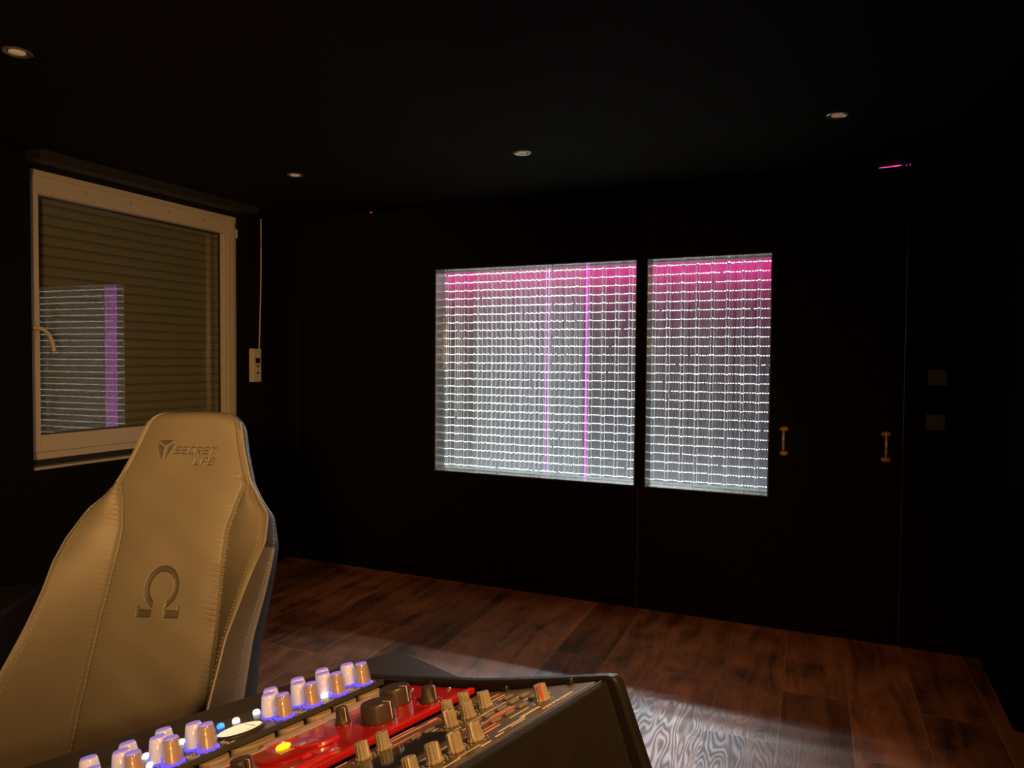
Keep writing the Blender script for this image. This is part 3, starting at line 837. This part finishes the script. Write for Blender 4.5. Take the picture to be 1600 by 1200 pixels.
# seat, arms, base (mostly hidden by the console)
m = MB()
gx, gy = 28, 28; vs = []; fs = []
for iz in (0, 1):
    for i in range(gx + 1):
        for j in range(gy + 1):
            a = -1 + 2 * i / gx; b = -1 + 2 * j / gy
            x = 0.265 * a; y = -0.02 + 0.27 * b
            z = 0.47 + 0.045 * max(0, abs(a) - 0.62) / 0.38 + 0.012 * (1 - a * a) - 0.05 * max(0, abs(b) - .85) / .15 - 0.04 * max(0, abs(a) - .92) / .08 if iz else 0.385
            vs.append((x, y, z))
K = (gx + 1) * (gy + 1)
for iz in (0, 1):
    for i in range(gx):
        for j in range(gy):
            q = [iz * K + i * (gy + 1) + j, iz * K + (i + 1) * (gy + 1) + j, iz * K + (i + 1) * (gy + 1) + j + 1, iz * K + i * (gy + 1) + j + 1]
            fs.append(q if iz else q[::-1])
def side(idx):
    for a, b in zip(idx[:-1], idx[1:]): fs.append([a, b, b + K, a + K])
side([i * (gy + 1) for i in range(gx + 1)]); side([i * (gy + 1) + gy for i in range(gx + 1)])
side([j for j in range(gy + 1)]); side([gx * (gy + 1) + j for j in range(gy + 1)])
m.add(vs, fs, M_LEATHER); m.build('seat', chair, smooth=True, sharp=50)
for sg in (-1, 1):
    m = MB(); m.box(sg * 0.305 - 0.02, sg * 0.305 + 0.02, 0.0, 0.06, 0.37, 0.58, M_METAL, bev=0.006)
    m.box(min(sg * .14, sg * .305), max(sg * .14, sg * .305), 0.005, 0.055, 0.362, 0.380, M_METAL, bev=0.004)
    a_ = m.build('armrest', chair)
    m = MB(); m.box(sg * 0.305 - 0.045, sg * 0.305 + 0.045, -0.12, 0.14, 0.58, 0.605, M_RUBBER, bev=0.01); m.build('arm_pad', a_)
    m = MB(); m.box(sg * 0.245 - 0.010, sg * 0.245 + 0.010, 0.16, 0.34, 0.36, 0.56, M_METAL, bev=0.006); m.build('hinge_bracket', chair)
m = MB(); m.lathe([(0.03, 0.10), (0.03, 0.26), (0.018, 0.26), (0.018, 0.36)], M_METAL, None, 20); m.build('gas_lift', chair, smooth=True)
m = MB(); m.box(-0.15, 0.15, -0.15, 0.17, 0.352, 0.386, M_METAL, bev=0.008); m.build('tilt_plate', chair)
for k in range(5):
    a = 2 * math.pi * k / 5 + 0.3; c, s = math.cos(a), math.sin(a)
    m = MB(); m.tube([(0.02 * c, 0.02 * s, 0.125), (0.16 * c, 0.16 * s, 0.115), (0.33 * c, 0.33 * s, 0.085)], [0.034, 0.026, 0.018], M_METAL, 12); lg = m.build('base_leg', chair, smooth=True)
    m = MB(); T = Matrix.Translation((0.33 * c, 0.33 * s, 0.031)) @ Matrix.Rotation(a + 1.0, 4, 'Z') @ Matrix.Rotation(R_(90), 4, 'Y')
    m.lathe([(0.026, -0.024), (0.031, -0.018), (0.031, -0.004), (0.024, -0.003), (0.024, 0.003), (0.031, 0.004), (0.031, 0.018), (0.026, 0.024)], M_RUBBER, T, 22)
    m.box(-0.006, 0.006, -0.006, 0.006, 0.03, 0.06, M_METAL, Matrix.Translation((0.33 * c, 0.33 * s, 0))); m.build('caster', lg, smooth=True)

# ================================================================== DESK WITH SLOPED RACK
DRZ = R_(-105.874)
DO = Vector((-0.666, 0.987, 0.0))
ca, sa = math.cos(DRZ), math.sin(DRZ)
def dworld(a, b, z): return (DO.x + a * ca - b * sa, DO.y + a * sa + b * ca, z)
desk = empty('studio_desk', dworld(0.24, 0.1, 0), (0, 0, DRZ), label='black studio desk with a sloped rack of audio gear in the foreground', cat='desk')
def dsh(mb): mb.v = [(p[0] - 0.24, p[1] - 0.1, p[2]) for p in mb.v]; return mb
# desk top outline (a,b) at z .80 with a rounded corner
poly = [(1.15, -0.445)]
poly += [(-0.215, -0.273)]
for k in range(7):
    t = k / 6 * math.pi / 2
    poly.append((-0.222 - 0.040 * math.sin(t) , -0.233 - 0.040 * math.cos(t)))
poly += [(-0.262, -0.20), (-0.250, 0.00), (-0.21, 0.11), (-0.10, 0.16), (0.0, 0.17), (1.15, 0.17)]
m = MB(); m.prism(poly, 0.765, 0.80, M_DESK, 'z'); dsh(m).build('desktop', desk, bevel=0.004)
for (a, b) in ((-0.16, -0.18), (1.05, -0.34), (-0.05, 0.10), (1.05, 0.10)):
    m = MB(); m.box(a - 0.025, a + 0.025, b - 0.025, b + 0.025, 0, 0.765, M_DESKB, bev=0.003); dsh(m).build('leg', desk)
# side panels of the rack (profile in b,z)
prof = [(-0.155, 0.80), (-0.150, 0.862), (-0.10, 0.876), (0.0, 0.900), (0.20, 0.953), (0.30, 0.984), (0.418, 1.0225), (0.4285, 1.0245), (0.436, 1.020), (0.441, 1.010), (0.4810, 0.918), (0.66, 0.48), (0.60, 0.46), (0.50, 0.70), (0.30, 0.80)]
for (a0, a1) in ((-0.0235, -0.0065), (0.4900, 0.5070)):
    m = MB(); m.prism(prof, a0, a1, M_DESKB, 'x'); dsh(m).build('side_panel', desk, bevel=0.0035)
# back cover, recessed a little behind the side panels
m = MB()
bc = [(0.4155, 1.0185), (0.4235, 1.0160), (0.4265, 1.0080), (0.640, 0.475), (0.630, 0.470), (0.4120, 1.0090)]
m.prism(bc, -0.006, 0.490, M_DESKB, 'x'); dsh(m).build('back_cover', desk, bevel=0.0015)
# rack rails inside
for a0 in (-0.006, 0.4835):
    m = MB(); m.prism([(-0.14, 0.855), (0.0, 0.888), (0.2, 0.932), (0.412, 1.010), (0.412, 1.000), (0.2, 0.920), (0.0, 0.876), (-0.14, 0.843)], a0, a0 + 0.0065, M_BLACK, 'x')
    dsh(m).build('rack_rail', desk)

def unit(name, b0, z0, slope, label, cat):
    return empty(name, dworld(0, b0, z0), (R_(slope), 0, DRZ), label=label, cat=cat)

# ---- unit 1: valve style unit with lit knobs ------------------------------------
u1 = unit('equalizer', 0.0, 0.900, 14, 'slim dark rack unit with lit gold knobs and an oval meter', 'rack unit')
m = MB(); m.box(0.0, 0.4826, -0.132, 0.0, -0.008, 0.0, M_GUN, bev=0.0012); fp1 = m.build('face_plate', u1)
m = MB(); m.box(0.012, 0.470, -0.128, -0.012, -0.034, -0.0085, M_BLACK); m.build('chassis', u1)
def lit_knob(x, y, parent, h=0.031, r=0.0118, capm=None):
    e = MB(); e.lathe([(r * .92, 0.003), (r * .86, 0.012), (r * .80, 0.016), (r * .80, 0.020), (r * .74, h - 0.001)], M_GOLD, None, 28)
    ko = e.build('knob', parent, smooth=True); ko.location = (x, y, 0)
    c = MB(); c.lathe([(r * 1.10, 0.003), (r * 1.04, h * .6), (r * .88, h), (r * .80, h + 0.0012)], capm or M_CLEAR, None, 28); c.build('clear_cap', ko, smooth=True)
    c = MB(); c.lathe([(r * .80, h + 0.0005), (r * .78, h + 0.0024), (r * .4, h + 0.0030)], M_LILAC, None, 24); c.build('cap_top', ko, smooth=True)
    c = MB(); c.lathe([(r * 1.26, 0.0), (r * 1.26, 0.0016), (r * 1.12, 0.0030)], M_BLUE, None, 28)
    c.box(-0.0012, 0.0012, -r * 1.17, -r * 1.08, 0.002, 0.012, M_BLUE, Matrix.Rotation(random.uniform(1.2, 2.1), 4, 'Z'))
    c.build('light_ring', ko, smooth=True)
    return ko
kp = []
for a in (0.0265, 0.0750, 0.1230, 0.1710, 0.2880, 0.3350, 0.3825, 0.4300): kp.append((a, -0.0195))
for a in (0.0330, 0.0800, 0.1260, 0.1760, 0.2910, 0.3390, 0.3850): kp.append((a, -0.0480))
for a in (0.0620, 0.1080, 0.1560, 0.3190, 0.3660, 0.4130): kp.append((a, -0.0770))
k0 = lit_knob(kp[0][0], kp[0][1], u1)
kw = None
for (a, y) in kp[1:]:
    if y < -0.03 and kw is None:
        kw = lit_knob(a, y, u1, capm=M_HALO); kw['label'] = 'knob with a whitish lit cap'; continue
    c = copy_tree(kw if y < -0.03 else k0, u1); c.location = (a, y, 0); c.rotation_euler = (0, 0, random.uniform(-0.5, 0.5))
# meter
m = MB()
T = Matrix.Translation((0.2285, -0.0440, 0.0)) @ Matrix.Diagonal((1, 0.86, 1, 1))
m.lathe([(0.0355, 0), (0.0355, 0.002), (0.0325, 0.0035), (0.0315, 0.0015)], M_GUN, T, 48); mt = m.build('meter', u1, smooth=True)
m = MB(); m.lathe([(0.0312, 0.0010), (0.0312, 0.0022)], M_VU, T, 48); m.build('meter_face', mt)
m = MB(); m.box(0.212, 0.2125, -0.060, -0.028, 0.0022, 0.0026, M_BLACK)
for k in range(11):
    an = R_(30 + 12 * k); m.box(0.2285 + 0.0225 * math.cos(an) - .0003, 0.2285 + 0.0225 * math.cos(an) + .0003, -0.052 + 0.0215 * math.sin(an), -0.052 + 0.0245 * math.sin(an), 0.0022, 0.0025, M_BLACK)
m.build('meter_scale', mt)
for i, (a, y) in enumerate(((0.2065, -0.0955), (0.172, -0.097), (0.090, -0.036), (0.288, -0.097), (0.337, -0.097), (0.352, -0.047), (0.229, -0.099))):
    m = MB(); m.lathe([(0.0055, 0), (0.0055, 0.003), (0.0042, 0.0055), (0.002, 0.0064)], M_BLED if i == 6 else M_WLED, Matrix.Translation((a, y, 0)), 18)
    o = m.build('indicator_light', u1, smooth=True); o['label'] = 'blue indicator light' if i == 6 else 'white indicator light'
# printed legends round the knobs
m = MB(); rnd = random.Random(3)
for (a, y) in kp:
    for k in range(9):
        an = -0.6 + 4.3 * k / 8
        m.box(a + 0.0185 * math.cos(an) - .0008, a + 0.0185 * math.cos(an) + .0008, y + 0.0165 * math.sin(an) - .0006, y + 0.0165 * math.sin(an) + .0006, 0, 0.0003, M_WHITE)
for a in (0.050, 0.100, 0.148, 0.262, 0.312, 0.360, 0.408):
    m.box(a - 0.006, a + 0.006, -0.0085, -0.0065, 0, 0.0003, M_WHITE)
    for k in range(5): m.box(a - 0.005 + rnd.uniform(0, .008), a + 0.006, -0.03 + k * .004, -0.0285 + k * .004, 0, 0.0003, M_WHITE if k % 2 else M_BEIGE)
m.build('printed_legend', u1)
# round potentiometer housings under the plate
for (a, r) in ((0.030, 0.019), (0.077, 0.019), (0.124, 0.019), (0.172, 0.019), (0.229, 0.034), (0.288, 0.019), (0.336, 0.019), (0.384, 0.019)):
    m = MB(); m.lathe([(r, -0.0215), (r, -0.010)], M_BEIGE, Matrix.Translation((a, -0.0065 if r < .03 else -0.0200, 0)), 32); m.build('control_housing', u1, smooth=True)

# ---- champagne blank panel --------------------------------------------------------
ub = unit('blank_panel', 0.020, 0.8935, 16, 'narrow champagne coloured filler strip between the lit knob unit and the red unit', 'rack panel')
m = MB(); m.box(0.0, 0.4826, 0.0, 0.0445, -0.003, 0.0, M_BEIGE, bev=0.001); m.build('strip', ub)
m = MB(); m.box(0.0, 0.4826, 0.026, 0.0445, 0.0, 0.0045, M_BEIGE, bev=0.001); m.build('raised_lip', ub)
for a in (0.008, 0.252, 0.474):
    m = MB(); m.lathe([(0.004, 0.0045), (0.004, 0.006), (0.002, 0.0072)], M_CHROME, Matrix.Translation((a, 0.036, 0)), 14); m.build('screw', ub, smooth=True)

# ---- unit 2: red ---------------------------------------------------------------------
u2 = unit('compressor', 0.0617, 0.909, 14, 'glossy red rack unit with big brown-black knobs and a yellow light', 'rack unit')
m = MB(); m.box(0.0, 0.4826, 0.0, 0.1445, -0.006, 0.0, M_RED, bev=0.0015); m.build('face_plate', u2)
m = MB(); m.box(0.012, 0.470, 0.004, 0.132, -0.06, -0.0065, M_BLACK); m.build('chassis', u2)
m = MB(); m.box(0.0, 0.4826, 0.1335, 0.1445, 0.0, 0.0022, M_REDR, bev=0.0008); m.build('raised_edge', u2)
def big_knob(x, y, r, h, rot):
    e = MB(); e.lathe([(r, 0.0005), (r * .97, h - 0.004), (r * .955, h - 0.0015), (r * .91, h)], M_KNOB, None, 48)
    o = e.build('big_knob', u2, smooth=True, sharp=50); o.location = (x, y, 0); o.rotation_euler = (0, 0, rot)
    e = MB(); e.box(-0.0006, 0.0006, r * .45, r * .96, h, h + 0.0004, M_WHITE); e.box(-0.0006, 0.0006, r * .955, r * 1.005, 0.002, h, M_WHITE); e.build('pointer_line', o)
    return o
big_knob(0.132, 0.088, 0.0235, 0.0245, R_(12))
big_knob(0.073, 0.054, 0.0225, 0.0235, R_(14))
def pointer_knob(x, y, rot, s=1.0):
    e = MB(); e.lathe([(0.0135 * s, 0.0005), (0.0125 * s, 0.004), (0.0105 * s, 0.008), (0.0095 * s, 0.020), (0.0085 * s, 0.021)], M_KNOB, None, 28)
    e.box(-0.0035, 0.0035, -0.004, 0.0125 * s, 0.004, 0.0205, M_KNOB, bev=0.001)
    o = e.build('pointer_knob', u2, smooth=True, sharp=40); o.location = (x, y, 0); o.rotation_euler = (0, 0, rot)
    e = MB(); e.box(-0.0005, 0.0005, 0.002, 0.0126 * s, 0.0206, 0.0210, M_WHITE); e.box(-0.0005, 0.0005, 0.0125 * s, 0.0129 * s, 0.003, 0.0208, M_WHITE); e.build('pointer_line', o)
pointer_knob(0.056, 0.1080, R_(8), 1.0); pointer_knob(0.1520, 0.0340, R_(-10), 0.85); pointer_knob(0.318, 0.062, R_(5), 1.3); pointer_knob(0.345, 0.1, R_(-20), 1.0)
# raised curls of the red plate
def arc(mb, cx, cy, r, a0, a1, wd, h, mat, ry=None):
    ry = ry or r; n = 28; vs = []; fs = []
    for i in range(n + 1):
        t = R_(a0 + (a1 - a0) * i / n); q = i / n; ww = wd * (0.25 + 0.75 * math.sin(math.pi * min(1, q * 1.25 + .05)) if q < .8 else 0.25 + 0.75 * math.sin(math.pi * min(1, .8 * 1.25 + .05)))
        ww = wd * max(0.15, math.sin(math.pi * (0.08 + 0.84 * q)))
        c, s = math.cos(t), math.sin(t)
        for (k, z) in ((-.5, 0), (-.3, h), (.3, h), (.5, 0)):
            vs.append((cx + (r + k * ww) * c, cy + (ry + k * ww) * s, z))
    for i in range(n):
        for k in range(3): fs.append((i * 4 + k, i * 4 + k + 1, (i + 1) * 4 + k + 1, (i + 1) * 4 + k))
    fs += [(0, 1, 2, 3), (n * 4 + 3, n * 4 + 2, n * 4 + 1, n * 4)]
    mb.add(vs, fs, mat)
m = MB()
arc(m, 0.205, 0.048, 0.034, -60, 110, 0.012, 0.0035, M_REDR)
arc(m, 0.262, 0.062, 0.062, 20, 150, 0.013, 0.0035, M_REDR)
arc(m, 0.215, 0.108, 0.030, -30, 60, 0.013, 0.0035, M_REDR)
arc(m, 0.240, 0.030, 0.024, 200, 330, 0.008, 0.003, M_REDR)
arc(m, 0.245, 0.122, 0.028, -140, -60, 0.010, 0.003, M_REDR)
m.build('raised_swirl', u2, smooth=True, sharp=60)
m = MB(); m.lathe([(0.040, 0), (0.040, 0.0018), (0.0375, 0.0028)], M_RED, Matrix.Translation((0.2500, 0.052, 0)) @ Matrix.Diagonal((1, 0.9, 1, 1)), 56); m.build('raised_disc', u2, smooth=True)
m = MB(); m.lathe([(0.0098, 0.0028), (0.0098, 0.0052), (0.008, 0.0066), (0.003, 0.0070)], M_YLED, Matrix.Translation((0.2460, 0.034, 0)) @ Matrix.Diagonal((1.0, 0.75, 1, 1)), 28)
o = m.build('indicator_light', u2, smooth=True); o['label'] = 'glowing yellow light'
m = MB(); m.box(0.2205, 0.2500, 0.1120, 0.1220, 0.0003, 0.0016, M_CREAM, bev=0.0005); m.build('name_plate', u2)
m = MB(); rnd = random.Random(9)
x = 0.225
while x < 0.262:
    wdt = rnd.uniform(0.0008, 0.0028); m.box(x, x + wdt, 0.0525 + rnd.uniform(-.0006, .0006), 0.0545 + rnd.uniform(0, .001), 0.0028, 0.0032, M_WHITE); x += wdt + 0.001
for (cx, cy, r) in ((0.132, 0.088, 0.0290), (0.073, 0.054, 0.0280), (0.056, 0.108, 0.018), (0.152, 0.034, 0.017)):
    for k in range(11):
        an = R_(-60 + 30 * k); L = 0.0012
        m.box(cx + r * math.cos(an) - L, cx + r * math.cos(an) + L, cy + r * math.sin(an) - .0005, cy + r * math.sin(an) + .0005, 0, 0.0003, P('pale_red_print', (0.75, 0.25, 0.2), .5) if k == 0 and cx == .132 else M_BEIGE)
m.build('printed_legend', u2)
for (a, y) in ((0.0090, 0.098), (0.0230, 0.030), (0.474, 0.03), (0.474, 0.11)):
    m = MB(); m.lathe([(0.0042, 0), (0.0042, 0.0016), (0.002, 0.0030)], M_CHROME, Matrix.Translation((a, y, 0)), 16); m.build('screw', u2, smooth=True)

# ---- unit 3: dense channel unit ---------------------------------------------------------
u3 = unit('channel_strip', 0.2055, 0.9385, 20.8, 'dark rack unit crowded with small ribbed knobs and red and white print, nearest the viewer', 'rack unit')
m = MB(); m.box(0.0, 0.4826, 0.008, 0.2185, -0.006, 0.0, M_CHAN, bev=0.0012); m.build('face_plate', u3)
m = MB(); m.box(0.012, 0.470, 0.012, 0.205, -0.05, -0.0065, M_BLACK); m.build('chassis', u3)
def small_knob(x, y, rot, h=0.0195, r=0.0088, red=False):
    e = MB(); e.lathe([(r * 1.15, 0.0004), (r * 1.15, 0.0025), (r, 0.004), (r * .95, h * .5), (r * .90, h - 0.001), (r * .8, h)], M_CREAM, None, 48, flute=0.09, nf=12)
    o = e.build('small_knob', u3, smooth=True, sharp=30); o.location = (x, y, 0); o.rotation_euler = (0, 0, rot)
    e = MB(); mt_ = M_REDP if red else M_WHITE
    e.box(-0.0007 * (2 if red else 1), 0.0007 * (2 if red else 1), 0.0, r * .95, h, h + 0.0004, mt_); e.box(-0.0007 * (2 if red else 1), 0.0007 * (2 if red else 1), r * .90, r * 1.02, 0.003, h, mt_)
    p_ = e.build('pointer_line', o)
    if red: o['label'] = 'knob with a red pointer line'
    return o
skp = [(0.065, 0.041), (0.108, 0.094), (0.063, 0.009 + .008), (0.124, 0.080 - .03), (0.069, 0.086), (0.190, 0.187 - .004), (0.219, 0.183), (0.246, 0.182), (0.228, 0.036), (0.199, 0.039), (0.283, 0.184)]
skp = [(0.065, 0.043), (0.107, 0.092), (0.094, 0.040), (0.135, 0.088), (0.069, 0.086), (0.187, 0.184), (0.217, 0.183), (0.246, 0.180), (0.231, 0.036), (0.202, 0.038), (0.281, 0.184)]
s0 = small_knob(*skp[0], R_(180))
for i, (a, y) in enumerate(skp[1:]):
    c = copy_tree(s0, u3); c.location = (a, y, 0); c.rotation_euler = (0, 0, R_([180, 170, -80, 190, -60, -75, 0, 5, 175, -40][i]))
small_knob(0.062, 0.1800, R_(-45), red=True)
# buttons
rnd = random.Random(5)
for (a, y) in ((0.045, 0.052), (0.040, 0.100), (0.038, 0.128), (0.060, 0.128), (0.085, 0.128), (0.108, 0.128), (0.080, 0.160), (0.105, 0.160), (0.130, 0.160), (0.045, 0.150), (0.150, 0.150), (0.128, 0.125), (0.150, 0.062), (0.172, 0.062)):
    m = MB(); m.box(a - 0.008, a + 0.008, y - 0.0035, y + 0.0035, 0.0002, 0.0034, M_BUTTON, bev=0.0010); m.build('push_button', u3)
m = MB(); m.box(0.158, 0.262, 0.062, 0.132, 0.0002, 0.0018, M_DISP, bev=0.0006); o = m.build('display', u3); o['label'] = 'smoked oval-cornered display window'
# print: ticks, bars, dots
m = MB(); mr = MB()
for (a, y) in skp + [(0.062, 0.180)]:
    for k in range(9):
        an = R_(-50 + 280 * k / 8); r = 0.0135
        (mr if k % 4 == 3 else m).box(a + r * math.cos(an) - .0007, a + r * math.cos(an) + .0007, y + r * math.sin(an) - .0007, y + r * math.sin(an) + .0007, 0, 0.0003, M_REDP if k % 4 == 3 else M_WHITE)
def bars(a0, a1, y, th, mat, dash=None, mb=None):
    mb = mb or m
    if not dash: mb.box(a0, a1, y, y + th, 0, 0.0004, mat); return
    x = a0
    while x < a1:
        wdt = rnd.uniform(dash * .5, dash); mb.box(x, min(a1, x + wdt), y, y + th * rnd.uniform(.7, 1.1), 0, 0.0004, mat); x += wdt + dash * .35
bars(0.036, 0.096, 0.2040, 0.0045, M_WHITE, 0.006)       # maker's script along the lower edge
bars(0.085, 0.120, 0.1900, 0.0045, M_WHITE); bars(0.118, 0.165, 0.1960, 0.0025, M_WHITE); bars(0.125, 0.150, 0.2030, 0.0012, M_WHITE)
bars(0.166, 0.180, 0.2050, 0.0025, M_WHITE); bars(0.190, 0.206, 0.2080, 0.0028, M_WHITE); bars(0.235, 0.262, 0.206, 0.002, M_WHITE); bars(0.20, 0.235, 0.2020, 0.0010, M_WHITE)
for (a0, a1, y) in ((0.020, 0.050, 0.074), (0.020, 0.055, 0.114), (0.055, 0.100, 0.108), (0.095, 0.125, 0.110), (0.110, 0.150, 0.068), (0.075, 0.115, 0.020), (0.130, 0.180, 0.022), (0.140, 0.160, 0.110), (0.130, 0.150, 0.138),
                    (0.03, 0.055, 0.140), (0.085, 0.12, 0.174), (0.14, 0.17, 0.176), (0.030, 0.050, 0.165), (0.20, 0.26, 0.150), (0.24, 0.29, 0.012)):
    bars(a0, a1, y, 0.0013, M_WHITE)
for (a0, a1, y) in ((0.075, 0.115, 0.138), (0.075, 0.115, 0.145), (0.110, 0.140, 0.144), (0.135, 0.165, 0.128), (0.135, 0.165, 0.168), (0.03, 0.045, 0.088), (0.015, 0.03, 0.060), (0.10, 0.14, 0.026), (0.13, 0.19, 0.012),
                    (0.15, 0.20, 0.046), (0.175, 0.20, 0.158), (0.21, 0.24, 0.158), (0.255, 0.28, 0.155)):
    for q in range(2):
        bars(a0, a1, y + q * 0.003, 0.0016, M_REDP, 0.0028, mr)
    bars(a0, a1, y - 0.0034, 0.0013, M_WHITE, 0.002)
o = m.build('printed_legend', u3); o['label'] = 'white printed legends'
o = mr.build('printed_legend', u3); o['label'] = 'red printed legends'

# thumb screws holding the gear to the far rail
def thumb(b, z, label, sl):
    e = empty('rack_screw', dworld(0.0, b, z), (R_(sl), 0, DRZ), label=label, cat='screw', group='black thumb screws on the rack rail')
    mm = MB(); mm.lathe([(0.0052, 0.0), (0.0055, 0.003), (0.0045, 0.0052), (0.002, 0.0060)], M_BLACKGL, None, 20); mm.build('screw_head', e, smooth=True)
    mm = MB(); mm.lathe([(0.0066, -0.0006), (0.0066, 0.0004)], M_BLACK, None, 20); mm.build('washer', e)
thumb(0.108, 0.9215, 'glossy black rack screw beside the far end of the red unit', 14)
thumb(0.262, 0.9605, 'glossy black rack screw in the middle of the far rail', 20.8)
thumb(0.372, 1.0025, 'glossy black rack screw nearest the outer corner of the far rail', 20.8)
